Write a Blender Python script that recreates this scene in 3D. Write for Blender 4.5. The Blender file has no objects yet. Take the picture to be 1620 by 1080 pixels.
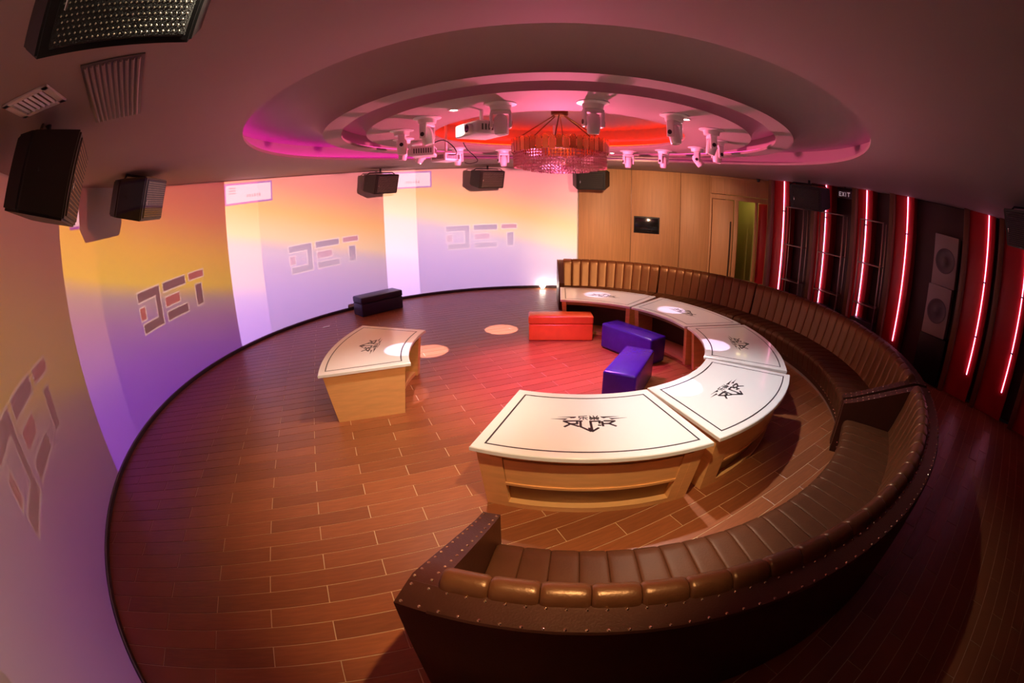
import bpy, bmesh, math, random
from mathutils import Vector, Matrix

random.seed(11)
sc = bpy.context.scene
col = sc.collection
PI = math.pi
rad = math.radians

# ------------------------------------------------------------------ camera
CAM = Vector((-0.5765, -5.0562, 2.184))
PITCH, ROLL, FL = rad(18.769), rad(-0.7335), 15.407
cd = bpy.data.cameras.new('camera')
cd.type = 'PANO'
cd.panorama_type = 'FISHEYE_EQUISOLID'
cd.fisheye_lens = FL
cd.fisheye_fov = rad(200)
cd.sensor_width = 36.0
cd.clip_start = 0.02
cam = bpy.data.objects.new('camera', cd)
col.objects.link(cam)
fw = Vector((0, math.cos(PITCH), -math.sin(PITCH)))
up0 = Vector((0, math.sin(PITCH), math.cos(PITCH)))
rt0 = Vector((1, 0, 0))
rt = rt0 * math.cos(ROLL) + up0 * math.sin(ROLL)
up = up0 * math.cos(ROLL) - rt0 * math.sin(ROLL)
cam.matrix_world = Matrix(((rt.x, up.x, -fw.x, CAM.x), (rt.y, up.y, -fw.y, CAM.y), (rt.z, up.z, -fw.z, CAM.z), (0, 0, 0, 1)))
sc.camera = cam

# ------------------------------------------------------------------ world / exposure
w = bpy.data.worlds.new('world')
sc.world = w
w.use_nodes = True
w.node_tree.nodes['Background'].inputs[0].default_value = (0.02, 0.008, 0.01, 1)
w.node_tree.nodes['Background'].inputs[1].default_value = 0.1
vs = sc.view_settings
vs.view_transform = 'Standard'
vs.look = 'None'
vs.gamma = 1.0
vs.use_curve_mapping = False
vs.exposure = 0.0

# ------------------------------------------------------------------ dimensions (metres)
RW = 5.41          # projection wall radius
ZC = 2.945         # ceiling
WA0, WA1 = 79.0, 262.5

# ------------------------------------------------------------------ lights of the place
def spot(name, loc, target, energy, color, cone, blend=0.3, radius=0.03):
    l = bpy.data.lights.new(name, 'SPOT')
    l.energy = energy
    l.color = color
    l.spot_size = rad(cone)
    l.spot_blend = blend
    l.shadow_soft_size = radius
    o = bpy.data.objects.new(name, l)
    col.objects.link(o)
    o.location = loc
    d = Vector(target) - Vector(loc)
    o.rotation_euler = d.to_track_quat('-Z', 'Y').to_euler()
    return o

def point(name, loc, energy, color, radius=0.05):
    l = bpy.data.lights.new(name, 'POINT')
    l.energy = energy
    l.color = color
    l.shadow_soft_size = radius
    o = bpy.data.objects.new(name, l)
    col.objects.link(o)
    o.location = loc
    return o

# the projected show: one procedural picture, warped onto the round wall by each projector
def projection_group():
    g = bpy.data.node_groups.new('projected_picture', 'ShaderNodeTree')
    for n in ('px', 'py', 'pz', 'ac', 'xl', 'xr', 'wash'):
        g.interface.new_socket(n, in_out='INPUT', socket_type='NodeSocketFloat')
    g.interface.new_socket('Color', in_out='OUTPUT', socket_type='NodeSocketColor')
    N, L = g.nodes, g.links
    gi, go = N.new('NodeGroupInput'), N.new('NodeGroupOutput')

    def put(sock, v):
        if isinstance(v, (int, float)):
            sock.default_value = v
        elif isinstance(v, tuple):
            sock.default_value = v
        else:
            L.new(v, sock)

    def m(op, a, b=0.0, c=None, clamp=False):
        n = N.new('ShaderNodeMath')
        n.operation = op
        n.use_clamp = clamp
        put(n.inputs[0], a)
        put(n.inputs[1], b)
        if c is not None:
            put(n.inputs[2], c)
        return n.outputs[0]

    def mix(f, a, b):
        n = N.new('ShaderNodeMix')
        n.data_type = 'RGBA'
        put(n.inputs[0], f)
        put(n.inputs[6], a)
        put(n.inputs[7], b)
        return n.outputs[2]

    geo = N.new('ShaderNodeNewGeometry')
    sx = N.new('ShaderNodeSeparateXYZ')
    L.new(geo.outputs['Incoming'], sx.inputs[0])
    dx, dy, dz = sx.outputs
    h = m('SQRT', m('ADD', m('MULTIPLY', dx, dx), m('MULTIPLY', dy, dy)))
    ux, uy, wz = m('DIVIDE', dx, h), m('DIVIDE', dy, h), m('DIVIDE', dz, h)
    px, py, pz, ac = (gi.outputs[k] for k in ('px', 'py', 'pz', 'ac'))
    b = m('ADD', m('MULTIPLY', px, ux), m('MULTIPLY', py, uy))
    pp = m('ADD', m('MULTIPLY', px, px), m('MULTIPLY', py, py))
    t = m('SUBTRACT', m('SQRT', m('ADD', m('MULTIPLY', b, b), m('SUBTRACT', RW * RW, pp))), b)
    hx = m('ADD', px, m('MULTIPLY', t, ux))
    hy = m('ADD', py, m('MULTIPLY', t, uy))
    z = m('ADD', pz, m('MULTIPLY', t, wz))
    ca, sa = m('COSINE', ac), m('SINE', ac)
    lx = m('ADD', m('MULTIPLY', hx, ca), m('MULTIPLY', hy, sa))
    ly = m('SUBTRACT', m('MULTIPLY', hy, ca), m('MULTIPLY', hx, sa))
    x = m('MULTIPLY', m('ARCTAN2', ly, lx), RW)          # metres along the wall, + is left as seen from the room
    inside = m('MULTIPLY', m('LESS_THAN', x, gi.outputs['xl']), m('GREATER_THAN', x, gi.outputs['xr']))
    inside = m('MULTIPLY', inside, m('MULTIPLY', m('GREATER_THAN', z, 0.03), m('LESS_THAN', z, 2.93)))
    # gradient: red over yellow over violet, sloping down to the right
    gq = m('SUBTRACT', z, m('MULTIPLY', x, 0.24))
    rmp = N.new('ShaderNodeValToRGB')
    L.new(m('DIVIDE', gq, 3.6, clamp=True), rmp.inputs[0])
    cr = rmp.color_ramp
    stops = [(0.0, (0.20, 0.035, 0.72)), (0.13, (0.24, 0.06, 0.62)), (0.28, (0.36, 0.15, 0.38)), (0.36, (0.46, 0.27, 0.27)), (0.42, (0.95, 0.50, 0.03)),
             (0.55, (0.95, 0.40, 0.03)), (0.72, (0.78, 0.16, 0.06)), (0.9, (0.62, 0.07, 0.07))]
    while len(cr.elements) < len(stops):
        cr.elements.new(0.5)
    for e, (p, c) in zip(cr.elements, stops):
        e.position = p
        e.color = (*c, 1)
    colr = rmp.outputs[0]
    cv = N.new('ShaderNodeCombineXYZ')
    L.new(x, cv.inputs[0])
    L.new(z, cv.inputs[1])

    def rect(x0, x1, z0, z1):          # signed distance to a rectangle
        def vm(op, a, bvec=None):
            n = N.new('ShaderNodeVectorMath')
            n.operation = op
            L.new(a, n.inputs[0])
            if bvec is not None:
                n.inputs[1].default_value = bvec
            return n.outputs[0]
        v = vm('SUBTRACT', cv.outputs[0], ((x0 + x1) / 2, (z0 + z1) / 2, 0))
        v = vm('ABSOLUTE', v)
        v = vm('SUBTRACT', v, (abs(x1 - x0) / 2, abs(z1 - z0) / 2, 0))
        s = N.new('ShaderNodeSeparateXYZ')
        L.new(v, s.inputs[0])
        return m('MAXIMUM', s.outputs[0], s.outputs[1])

    def union(lst):
        o = lst[0]
        for q in lst[1:]:
            o = m('MINIMUM', o, q)
        return o
    k = RW * PI / 180
    dark = union([rect(8.8 * k, 2.9 * k, 1.45, 1.57), rect(8.4 * k, 2.9 * k, 1.03, 1.15), rect(4.1 * k, 2.9 * k, 1.03, 1.57),
                  rect(1.8 * k, -4.1 * k, 1.45, 1.57), rect(1.6 * k, -4.0 * k, 1.03, 1.15), rect(-6.6 * k, -8.2 * k, 1.05, 1.37)])
    red = union([rect(8.7 * k, 7.3 * k, 1.21, 1.37), rect(1.6 * k, -2.2 * k, 1.23, 1.36), rect(-5.2 * k, -9.0 * k, 1.47, 1.57)])
    anyr = m('MINIMUM', dark, red)
    colr = mix(m('MULTIPLY', m('LESS_THAN', anyr, 0.016), 0.9), colr, (1.1, 0.66, 0.55, 1))
    colr = mix(m('LESS_THAN', dark, 0.0), colr, (0.12, 0.05, 0.06, 1))
    colr = mix(m('LESS_THAN', red, 0.0), colr, (0.45, 0.075, 0.06, 1))
    # the message window left open in the corner of the picture
    dl = rect(24.3 * k, 12.1 * k, 2.51, 2.89)
    colr = mix(m('LESS_THAN', dl, 0.0), colr, (0.25, 0.03, 0.3, 1))
    colr = mix(m('LESS_THAN', dl, -0.032), colr, (0.95, 0.5, 0.55, 1))
    tx = union([rect((18.6 - 0.62 * i) * k, (18.2 - 0.62 * i) * k, 2.62, 2.675) for i in range(6)] +
               [rect(23.2 * k, 21.4 * k, 2.70 + 0.045 * i, 2.725 + 0.045 * i) for i in range(3)])
    colr = mix(m('MULTIPLY', m('LESS_THAN', tx, 0.0), 0.6), colr, (0.35, 0.12, 0.12, 1))
    lowf = m('SUBTRACT', 1.0, m('MULTIPLY', m('SUBTRACT', gq, 1.2), 1.2, clamp=True))
    colr = mix(m('MULTIPLY', gi.outputs['wash'], m('ADD', 0.25, m('MULTIPLY', lowf, 0.75))), colr, (0.96, 0.70, 1.0, 1))
    blk = N.new('ShaderNodeMix')
    blk.data_type = 'RGBA'
    blk.inputs[6].default_value = (0, 0, 0, 1)
    L.new(inside, blk.inputs[0])
    L.new(colr, blk.inputs[7])
    L.new(blk.outputs[2], go.inputs[0])
    return g

PICT = projection_group()
#         lens position              picture centre (deg)  left/right edge (deg)  power  wash
PROJ = [((-1.03, -1.62, 2.70), 229.0, 25.0, -26.6, 150, 0.0),
        ((-1.60, -0.50, 2.655), 184.3, 27.0, -24.7, 640, 0.0),
        ((-1.46, 0.22, 2.655), 143.8, 24.3, -24.1, 1250, 0.5),
        ((-0.02, 1.25, 2.66), 103.6, 24.3, -24.3, 1350, 0.6)]
for (p, ac, xl, xr, en, wash) in PROJ:
    tgt = (RW * math.cos(rad(ac)), RW * math.sin(rad(ac)), 1.5)
    o = spot('projector_beam', p, tgt, en, (1, 1, 1), 120, 0.0, 0.01)
    l = o.data
    l.use_nodes = True
    nt = l.node_tree
    em = next(n for n in nt.nodes if n.type == 'EMISSION')
    gn = nt.nodes.new('ShaderNodeGroup')
    gn.node_tree = PICT
    for key, v in zip(('px', 'py', 'pz', 'ac', 'xl', 'xr', 'wash'), (*p, rad(ac), xl * RW * PI / 180, xr * RW * PI / 180, wash)):
        gn.inputs[key].default_value = v
    nt.links.new(gn.outputs[0], em.inputs[0])

# colour washes from the middle of the ceiling (their fixtures are the moving heads and downlights built below)
spot('red_wash', (0.0, 0.0, 2.44), (0.05, -0.05, 0), 680, (1.0, 0.19, 0.80), 84, 0.9, 0.12)
spot('wall_wash', (1.17, 1.35, 2.66), (2.5, 4.9, 1.2), 380, (1.0, 0.60, 0.36), 84, 0.8, 0.03)
spot('sofa_wash', (0.05, -1.72, 2.62), (1.1, 4.1, 0.7), 620, (1.0, 0.60, 0.32), 30, 0.9, 0.03)

# ------------------------------------------------------------------ helpers
def link(o, parent=None):
    col.objects.link(o)
    if parent is not None:
        o.parent = parent
    return o

def mesh_from(name, verts, faces, mat, smooth=None):
    me = bpy.data.meshes.new(name)
    me.from_pydata([tuple(v) for v in verts], [], faces)
    me.materials.append(mat)
    me.update()
    if smooth is not None:
        me.shade_smooth()
        me.set_sharp_from_angle(angle=rad(smooth))
    return me

def obj(name, me, parent=None, loc=(0, 0, 0), rot=(0, 0, 0)):
    o = bpy.data.objects.new(name, me)
    link(o, parent)
    o.location = loc
    o.rotation_euler = rot
    return o

def bm_mesh(name, bm, mat, smooth=None):
    bmesh.ops.recalc_face_normals(bm, faces=bm.faces)
    me = bpy.data.meshes.new(name)
    bm.to_mesh(me)
    bm.free()
    me.materials.append(mat)
    if smooth is not None:
        me.shade_smooth()
        me.set_sharp_from_angle(angle=rad(smooth))
    return me

def tag(o, label, cat, group=None, kind=None):
    if label:
        o['label'] = label
    if cat:
        o['category'] = cat
    if group:
        o['group'] = group
    if kind:
        o['kind'] = kind
    return o

def empty(name, loc=(0, 0, 0), rz=0.0):
    o = bpy.data.objects.new(name, None)
    o.empty_display_size = 0.1
    link(o)
    o.location = loc
    o.rotation_euler = (0, 0, rz)
    return o

def rbox(bm, c, s, bev=0.0, seg=2, rot=None):
    g = bmesh.ops.create_cube(bm, size=1.0)
    vs_ = g['verts']
    bmesh.ops.scale(bm, vec=s, verts=vs_)
    if bev > 0:
        es = list({e for v in vs_ for e in v.link_edges})
        r = bmesh.ops.bevel(bm, geom=es, offset=bev, segments=seg, affect='EDGES', profile=0.5)
        vs_ = list({v for f in r['faces'] for v in f.verts} | {v for v in vs_ if v.is_valid})
    if rot is not None:
        bmesh.ops.rotate(bm, cent=(0, 0, 0), matrix=rot, verts=vs_)
    bmesh.ops.translate(bm, vec=c, verts=vs_)
    return vs_

def box_me(name, c, s, mat, bev=0.0, seg=2, rot=None):
    bm = bmesh.new()
    rbox(bm, c, s, bev, seg, rot)
    return bm_mesh(name, bm, mat, 35 if bev > 0 else None)

def cyl(bm, p0, p1, r0, r1=None, n=16, cap=True):
    r1 = r0 if r1 is None else r1
    p0, p1 = Vector(p0), Vector(p1)
    d = (p1 - p0)
    q = d.to_track_quat('Z', 'Y').to_matrix()
    a, b = [], []
    for i in range(n):
        t = 2 * PI * i / n
        e = q @ Vector((math.cos(t), math.sin(t), 0))
        a.append(bm.verts.new(p0 + e * r0))
        b.append(bm.verts.new(p1 + e * r1))
    for i in range(n):
        j = (i + 1) % n
        bm.faces.new((a[i], a[j], b[j], b[i]))
    if cap:
        bm.faces.new(a[::-1])
        bm.faces.new(b)

def tube(bm, pts, r, n=8):
    pts = [Vector(p) for p in pts]
    rings = []
    for i, p in enumerate(pts):
        d = (pts[min(i + 1, len(pts) - 1)] - pts[max(i - 1, 0)]).normalized()
        q = d.to_track_quat('Z', 'Y').to_matrix()
        rings.append([bm.verts.new(p + q @ Vector((math.cos(2 * PI * k / n) * r, math.sin(2 * PI * k / n) * r, 0))) for k in range(n)])
    for a, b in zip(rings, rings[1:]):
        for k in range(n):
            bm.faces.new((a[k], a[(k + 1) % n], b[(k + 1) % n], b[k]))
    bm.faces.new(rings[0][::-1])
    bm.faces.new(rings[-1])

def lathe(bm, prof, n=24, axis_x=0.0, axis_y=0.0):
    rings = []
    for (r, z) in prof:
        if r < 1e-5:
            rings.append([bm.verts.new((axis_x, axis_y, z))])
        else:
            rings.append([bm.verts.new((axis_x + r * math.cos(2 * PI * k / n), axis_y + r * math.sin(2 * PI * k / n), z)) for k in range(n)])
    for a, b in zip(rings, rings[1:]):
        for k in range(n):
            j = (k + 1) % n
            va = a[k % len(a)], a[j % len(a)]
            vb = b[k % len(b)], b[j % len(b)]
            f = []
            for v in (va[0], va[1], vb[1], vb[0]):
                if v not in f:
                    f.append(v)
            if len(f) > 2:
                bm.faces.new(f)

def arc_strip(bm, prof, a0, a1, n, closed=True, cx=0.0, cy=0.0, caps=True):
    """sweep a closed (r,z) profile over an arc (degrees)"""
    rings = []
    for i in range(n + 1):
        t = rad(a0 + (a1 - a0) * i / n)
        rings.append([bm.verts.new((cx + r * math.cos(t), cy + r * math.sin(t), z)) for r, z in prof])
    k = len(prof)
    for a, b in zip(rings, rings[1:]):
        for j in range(k if closed else k - 1):
            jj = (j + 1) % k
            bm.faces.new((a[j], a[jj], b[jj], b[j]))
    if closed and caps:
        bm.faces.new(rings[0])
        bm.faces.new(rings[-1][::-1])

# ------------------------------------------------------------------ materials
def mat(name, color, rough=0.5, metal=0.0, noise=None, bump=None, coat=0.0, trans=0.0, emit=None, strength=0.0, rnd=0.0, stretch=None, spec=None, tint=None):
    m = bpy.data.materials.new(name)
    m.use_nodes = True
    N, L = m.node_tree.nodes, m.node_tree.links
    b = N['Principled BSDF']
    b.inputs['Base Color'].default_value = (*color, 1)
    b.inputs['Roughness'].default_value = rough
    b.inputs['Metallic'].default_value = metal
    b.inputs['Coat Weight'].default_value = coat
    b.inputs['Transmission Weight'].default_value = trans
    if tint is not None:
        b.inputs['Specular Tint'].default_value = (*tint, 1)
    if spec is not None:
        b.inputs['Specular IOR Level'].default_value = spec
    if emit is not None:
        b.inputs['Emission Color'].default_value = (*emit, 1)
        b.inputs['Emission Strength'].default_value = strength
    tc = N.new('ShaderNodeTexCoord')
    vec = tc.outputs['Object']
    if stretch is not None:
        mp = N.new('ShaderNodeMapping')
        mp.inputs['Scale'].default_value = stretch
        L.new(vec, mp.inputs['Vector'])
        vec = mp.outputs['Vector']
    colsock = None
    if noise is not None:
        scale, amt = noise
        nz = N.new('ShaderNodeTexNoise')
        nz.inputs['Scale'].default_value = scale
        nz.inputs['Detail'].default_value = 4
        L.new(vec, nz.inputs['Vector'])
        mx = N.new('ShaderNodeMix')
        mx.data_type = 'RGBA'
        mx.inputs[6].default_value = (*[c * (1 - amt) for c in color], 1)
        mx.inputs[7].default_value = (*[min(1, c * (1 + amt)) for c in color], 1)
        L.new(nz.outputs['Fac'], mx.inputs[0])
        colsock = mx.outputs[2]
    if rnd > 0:
        oi = N.new('ShaderNodeObjectInfo')
        hs = N.new('ShaderNodeHueSaturation')
        mr = N.new('ShaderNodeMapRange')
        mr.inputs['To Min'].default_value = 1 - rnd
        mr.inputs['To Max'].default_value = 1 + rnd
        L.new(oi.outputs['Random'], mr.inputs['Value'])
        L.new(mr.outputs['Result'], hs.inputs['Value'])
        if colsock is not None:
            L.new(colsock, hs.inputs['Color'])
        else:
            hs.inputs['Color'].default_value = (*color, 1)
        colsock = hs.outputs['Color']
    if colsock is not None:
        L.new(colsock, b.inputs['Base Color'])
    if bump is not None:
        scale, st = bump
        nb = N.new('ShaderNodeTexNoise')
        nb.inputs['Scale'].default_value = scale
        nb.inputs['Detail'].default_value = 3
        L.new(vec, nb.inputs['Vector'])
        bp = N.new('ShaderNodeBump')
        bp.inputs['Strength'].default_value = st
        bp.inputs['Distance'].default_value = 0.01
        L.new(nb.outputs['Fac'], bp.inputs['Height'])
        L.new(bp.outputs['Normal'], b.inputs['Normal'])
    return m

MT = {
    'plank': mat('plank_wood', (0.28, 0.083, 0.027), 0.36, noise=(5.0, 0.35), rnd=0.16, stretch=(1.0, 9.0, 1.0), bump=(12, 0.12)),
    'plank_far': mat('plank_wood_far', (0.28, 0.083, 0.027), 0.36, noise=(2.0, 0.3), bump=(12, 0.1)),
    'grout': mat('tan_grout', (0.62, 0.40, 0.22), 0.7),
    'wall': mat('white_wall_paint', (0.60, 0.58, 0.57), 0.65, bump=(60, 0.03)),
    'ceil': mat('ceiling_paint', (0.36, 0.28, 0.26), 0.75, noise=(1.2, 0.04)),
    'base': mat('dark_skirting', (0.035, 0.018, 0.02), 0.35),
    'panel': mat('veneer', (0.58, 0.29, 0.125), 0.5, noise=(3.0, 0.22), stretch=(14, 14, 0.5), bump=(3, 0.03), rnd=0.06),
    'panel_gap': mat('veneer_joint', (0.05, 0.02, 0.01), 0.7),
    'leather': mat('brown_leather', (0.11, 0.036, 0.013), 0.33, noise=(9, 0.25), bump=(90, 0.10), spec=0.8, tint=(1.0, 0.6, 0.32)),
    'seat': mat('brown_seat_leather', (0.085, 0.028, 0.011), 0.45, noise=(9, 0.25), bump=(90, 0.10), spec=0.4, tint=(1.0, 0.6, 0.32)),
    'leather_rim': mat('dark_brown_leather', (0.05, 0.014, 0.008), 0.38, noise=(9, 0.25), bump=(110, 0.12), tint=(1.0, 0.6, 0.35)),
    'nail': mat('brass_nail', (0.75, 0.5, 0.3), 0.2, metal=1.0),
    'kick': mat('brushed_steel_strip', (0.6, 0.52, 0.45), 0.4, metal=0.8),
    'top': mat('white_laminate', (0.83, 0.81, 0.77), 0.13, coat=0.3),
    'ink': mat('black_print', (0.012, 0.011, 0.012), 0.35),
    'copper': mat('copper_laminate', (0.84, 0.46, 0.17), 0.36, metal=0.15, noise=(4, 0.16), stretch=(1, 1, 8)),
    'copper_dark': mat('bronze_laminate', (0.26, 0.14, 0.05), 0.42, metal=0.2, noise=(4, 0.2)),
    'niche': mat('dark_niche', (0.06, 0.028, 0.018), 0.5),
    'purple': mat('violet_leather', (0.032, 0.004, 0.22), 0.27, noise=(7, 0.2), bump=(30, 0.18)),
    'red': mat('red_leather', (0.80, 0.13, 0.03), 0.27, noise=(7, 0.15), bump=(30, 0.15)),
    'navy': mat('navy_leather', (0.022, 0.014, 0.055), 0.4, noise=(7, 0.2), bump=(30, 0.15)),
    'black': mat('black_cabinet', (0.006, 0.005, 0.006), 0.45, bump=(160, 0.1)),
    'grille': mat('black_mesh_grille', (0.012, 0.011, 0.012), 0.4, metal=0.2, bump=(260, 0.6)),
    'stud': mat('punched_metal', (0.55, 0.48, 0.38), 0.3, metal=0.7),
    'badge': mat('silver_badge', (0.7, 0.7, 0.7), 0.25, metal=1.0),
    'whiteplastic': mat('white_plastic', (0.78, 0.75, 0.74), 0.35),
    'greywhite': mat('dull_white_paint', (0.42, 0.34, 0.34), 0.5),
    'greyplastic': mat('grey_vent_plastic', (0.12, 0.10, 0.10), 0.5),
    'lens': mat('lamp_lens', (0.8, 0.8, 0.85), 0.05, emit=(0.95, 0.8, 1.0), strength=2.5),
    'lens_dark': mat('dark_lens', (0.03, 0.03, 0.04), 0.05, coat=0.5),
    'gold': mat('antique_gold', (0.48, 0.28, 0.08), 0.24, metal=1.0, rnd=0.25),
    'chain': mat('bronze_chain', (0.16, 0.08, 0.03), 0.35, metal=0.9),
    'crystal': mat('crystal', (0.80, 0.42, 0.46), 0.1, trans=0.35, spec=0.9),
    'cable': mat('black_cable', (0.01, 0.01, 0.01), 0.5),
    'neon': mat('pink_neon', (1, 0.4, 0.7), 0.4, emit=(1.0, 0.40, 0.70), strength=5.0),
    'led_m': mat('magenta_led', (1, 0.2, 0.8), 0.5, emit=(1.0, 0.01, 0.6), strength=7.0),
    'led_p': mat('dim_magenta_led', (1, 0.2, 0.8), 0.5, emit=(1.0, 0.08, 0.45), strength=1.1),
    'led_c': mat('pink_led', (1, 0.2, 0.6), 0.5, emit=(1.0, 0.06, 0.36), strength=2.2),
    'led_o': mat('orange_led', (1, 0.3, 0.05), 0.5, emit=(1.0, 0.022, 0.001), strength=19.0),
    'fin': mat('walnut_fin', (0.20, 0.085, 0.045), 0.42, noise=(3, 0.2), stretch=(12, 12, 0.6)),
    'redwall': mat('red_leaf_and_glow', (0.60, 0.022, 0.03), 0.38),  # red glow beside the neon put into the strip colour; door side leaf shares it
    'darkwall': mat('dark_oxblood_wall', (0.055, 0.012, 0.012), 0.5, noise=(2, 0.2)),
    'steel': mat('rack_steel', (0.26, 0.17, 0.15), 0.3, metal=0.9),
    'screen': mat('dark_glass', (0.012, 0.012, 0.014), 0.12),
    'olive': mat('olive_wall', (0.42, 0.38, 0.10), 0.6),
    'warmlamp': mat('warm_lamp', (1, 0.9, 0.6), 0.5, emit=(1.0, 0.78, 0.3), strength=8),
    'whitelamp': mat('white_lamp', (1, 1, 1), 0.5, emit=(1.0, 0.86, 0.7), strength=30),
    'paper': mat('white_paper', (0.75, 0.72, 0.7), 0.7),
    'sign': mat('sign_plate', (0.10, 0.05, 0.08), 0.4),
    'signtext': mat('sign_text', (0.8, 0.7, 0.75), 0.5, emit=(0.8, 0.6, 0.7), strength=0.35),
    'cone': mat('grey_speaker_cone', (0.13, 0.10, 0.12), 0.45),
    'floor_dark': mat('dark_floor', (0.05, 0.02, 0.015), 0.4),
}

# ------------------------------------------------------------------ room outline
RD = Vector((0.2873, -0.9578))            # along the right wall, towards the camera side
RN = Vector((-0.9578, -0.2873))           # into the room
R0 = Vector((5.15, 2.76))
def rw(s, d=0.0):
    q = R0 + RD * s + RN * d
    return q.x, q.y
WOOD = [(1.03, 5.31), (2.28, 5.12), (3.38, 4.68), (4.02, 4.37), (4.62, 3.93), (5.2, 3.44)]
OUT = [(RW * math.cos(rad(a)), RW * math.sin(rad(a))) for a in [WA0 + (WA1 - WA0) * i / 90 for i in range(91)]]
OUT += [(3.2, -5.85), rw(9.0)] + WOOD[:0:-1]

def out_r(t, extra=0.0):
    d = Vector((math.cos(t), math.sin(t)))
    best = 0
    for i in range(len(OUT)):
        a, b = Vector(OUT[i]), Vector(OUT[(i + 1) % len(OUT)])
        e = b - a
        den = d.x * e.y - d.y * e.x
        if abs(den) < 1e-9:
            continue
        u = (a.x * e.y - a.y * e.x) / den
        v = (a.x * d.y - a.y * d.x) / den
        if u > 0 and -1e-6 <= v <= 1 + 1e-6:
            best = max(best, u)
    return best + extra

# ------------------------------------------------------------------ floor: slab + planks
NF = 180
ring = [(out_r(2 * PI * i / NF, 0.02) * math.cos(2 * PI * i / NF), out_r(2 * PI * i / NF, 0.02) * math.sin(2 * PI * i / NF)) for i in range(NF)]
vf = [(x, y, -0.0035) for x, y in ring] + [(x, y, -0.12) for x, y in ring]
ff = [tuple(range(NF)), tuple(range(2 * NF - 1, NF - 1, -1))] + [(i, i + NF, (i + 1) % NF + NF, (i + 1) % NF) for i in range(NF)]
floor = obj('floor', mesh_from('floor', vf, ff, MT['grout']))
tag(floor, 'brown wood-look plank floor with pale tan joints across the round room', 'floor', kind='structure')

def project(P):
    d = Vector(P) - CAM
    x, y, z = d.dot(rt), d.dot(up), d.dot(fw)
    th = math.acos(max(-1, min(1, z / d.length)))
    r = 2 * FL * math.sin(th / 2) / 36 * 1620
    h = math.hypot(x, y) + 1e-9
    return 810 + r * x / h, 540 - r * y / h

PA = rad(23.7)
PU, PV = Vector((math.cos(PA), math.sin(PA))), Vector((-math.sin(PA), math.cos(PA)))
PL, PW, GAP = 0.817, 0.154, 0.0065
SOFC = Vector((0.17, 0.0))
def clip(poly, outl):
    for i in range(len(outl)):
        a, b = outl[i], outl[(i + 1) % len(outl)]
        ex, ey = b[0] - a[0], b[1] - a[1]
        res = []
        for j in range(len(poly)):
            p, q = poly[j], poly[(j + 1) % len(poly)]
            sp = ex * (p[1] - a[1]) - ey * (p[0] - a[0])
            sq = ex * (q[1] - a[1]) - ey * (q[0] - a[0])
            if sp >= 0:
                res.append(p)
            if (sp >= 0) != (sq >= 0):
                t = sp / (sp - sq)
                res.append((p[0] + (q[0] - p[0]) * t, p[1] + (q[1] - p[1]) * t))
        poly = res
        if len(poly) < 3:
            return []
    return poly

TABLES = [  # centre offset, angle
    (0.133, 0.019, -93.106), (0.054, 0.017, -52.984), (-0.008, -0.018, -12.582), (-0.041, -0.019, 25.226), (0.007, -0.076, 65.378), (0.043, -0.344, 182.54)]
def under_furniture(x, y):
    for cx, cy, a in TABLES:
        dx, dy = x - cx, y - cy
        r = math.hypot(dx, dy)
        t = (math.degrees(math.atan2(dy, dx)) - a + 180) % 360 - 180
        if 1.95 < r < 2.6 and abs(t) < 16:
            return True
    dx, dy = x - SOFC.x, y - SOFC.y
    t = math.degrees(math.atan2(dy, dx))
    return 3.5 < math.hypot(dx, dy) < 4.25 and -106 < t < 87

full_v = [(-PL / 2 + GAP / 2, -PW / 2 + GAP / 2), (PL / 2 - GAP / 2, -PW / 2 + GAP / 2), (PL / 2 - GAP / 2, PW / 2 - GAP / 2), (-PL / 2 + GAP / 2, PW / 2 - GAP / 2)]
def plank_geo(poly, ox=0.0, oy=0.0):
    n = len(poly)
    cx = sum(p[0] for p in poly) / n
    cy = sum(p[1] for p in poly) / n
    v = []
    for (x, y) in poly:
        v.append((x + ox, y + oy, -0.012))
    for (x, y) in poly:
        v.append((x + ox, y + oy, -0.0012))
    for (x, y) in poly:
        dx, dy = x - cx, y - cy
        L_ = math.hypot(dx, dy) + 1e-9
        v.append((x - dx / L_ * 0.002 + ox, y - dy / L_ * 0.002 + oy, 0.0))
    f = [tuple(range(2 * n, 3 * n))]
    for k in range(n):
        j = (k + 1) % n
        f.append((k, j, n + j, n + k))
        f.append((n + k, n + j, 2 * n + j, 2 * n + k))
    return v, f
pv, pf = plank_geo(full_v)
plank_me = mesh_from('plank', pv, pf, MT['plank'])
cands, rest_polys = [], []
for row in range(-50, 50):
    nn = -2.181 + row * PW
    off = -2.182 + (PL / 2 if row % 2 else 0.0) + PL / 2
    for k in range(-12, 14):
        ss = off + k * PL
        c = PU * ss + PV * nn
        if c.length > 10:
            continue
        poly = [tuple(c + PU * a + PV * b) for a, b in full_v]
        cp = clip(poly, OUT)
        if not cp:
            continue
        fully = len(cp) == 4 and all((Vector(a) - Vector(b)).length < 1e-6 for a, b in zip(cp, poly))
        pix = [project((*q, 0)) for q in poly]
        area = abs(sum(pix[i][0] * pix[(i + 1) % 4][1] - pix[(i + 1) % 4][0] * pix[i][1] for i in range(4))) / 2
        mx_, my_ = sum(q[0] for q in pix) / 4, sum(q[1] for q in pix) / 4
        vis = -20 < mx_ < 1640 and -20 < my_ < 1100 and not under_furniture(c.x, c.y) and not (c.y < -4.1 and c.x > -1.0)
        if fully and vis:
            cands.append((area, c, cp))
        else:
            rest_polys.append(cp)
cands.sort(key=lambda q: -q[0])
for (_, c, cp) in cands[:300]:
    obj('plank', plank_me, floor, (c.x, c.y, 0), (0, 0, PA))
rest_polys += [q[2] for q in cands[300:]]
rv, rf = [], []
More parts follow.
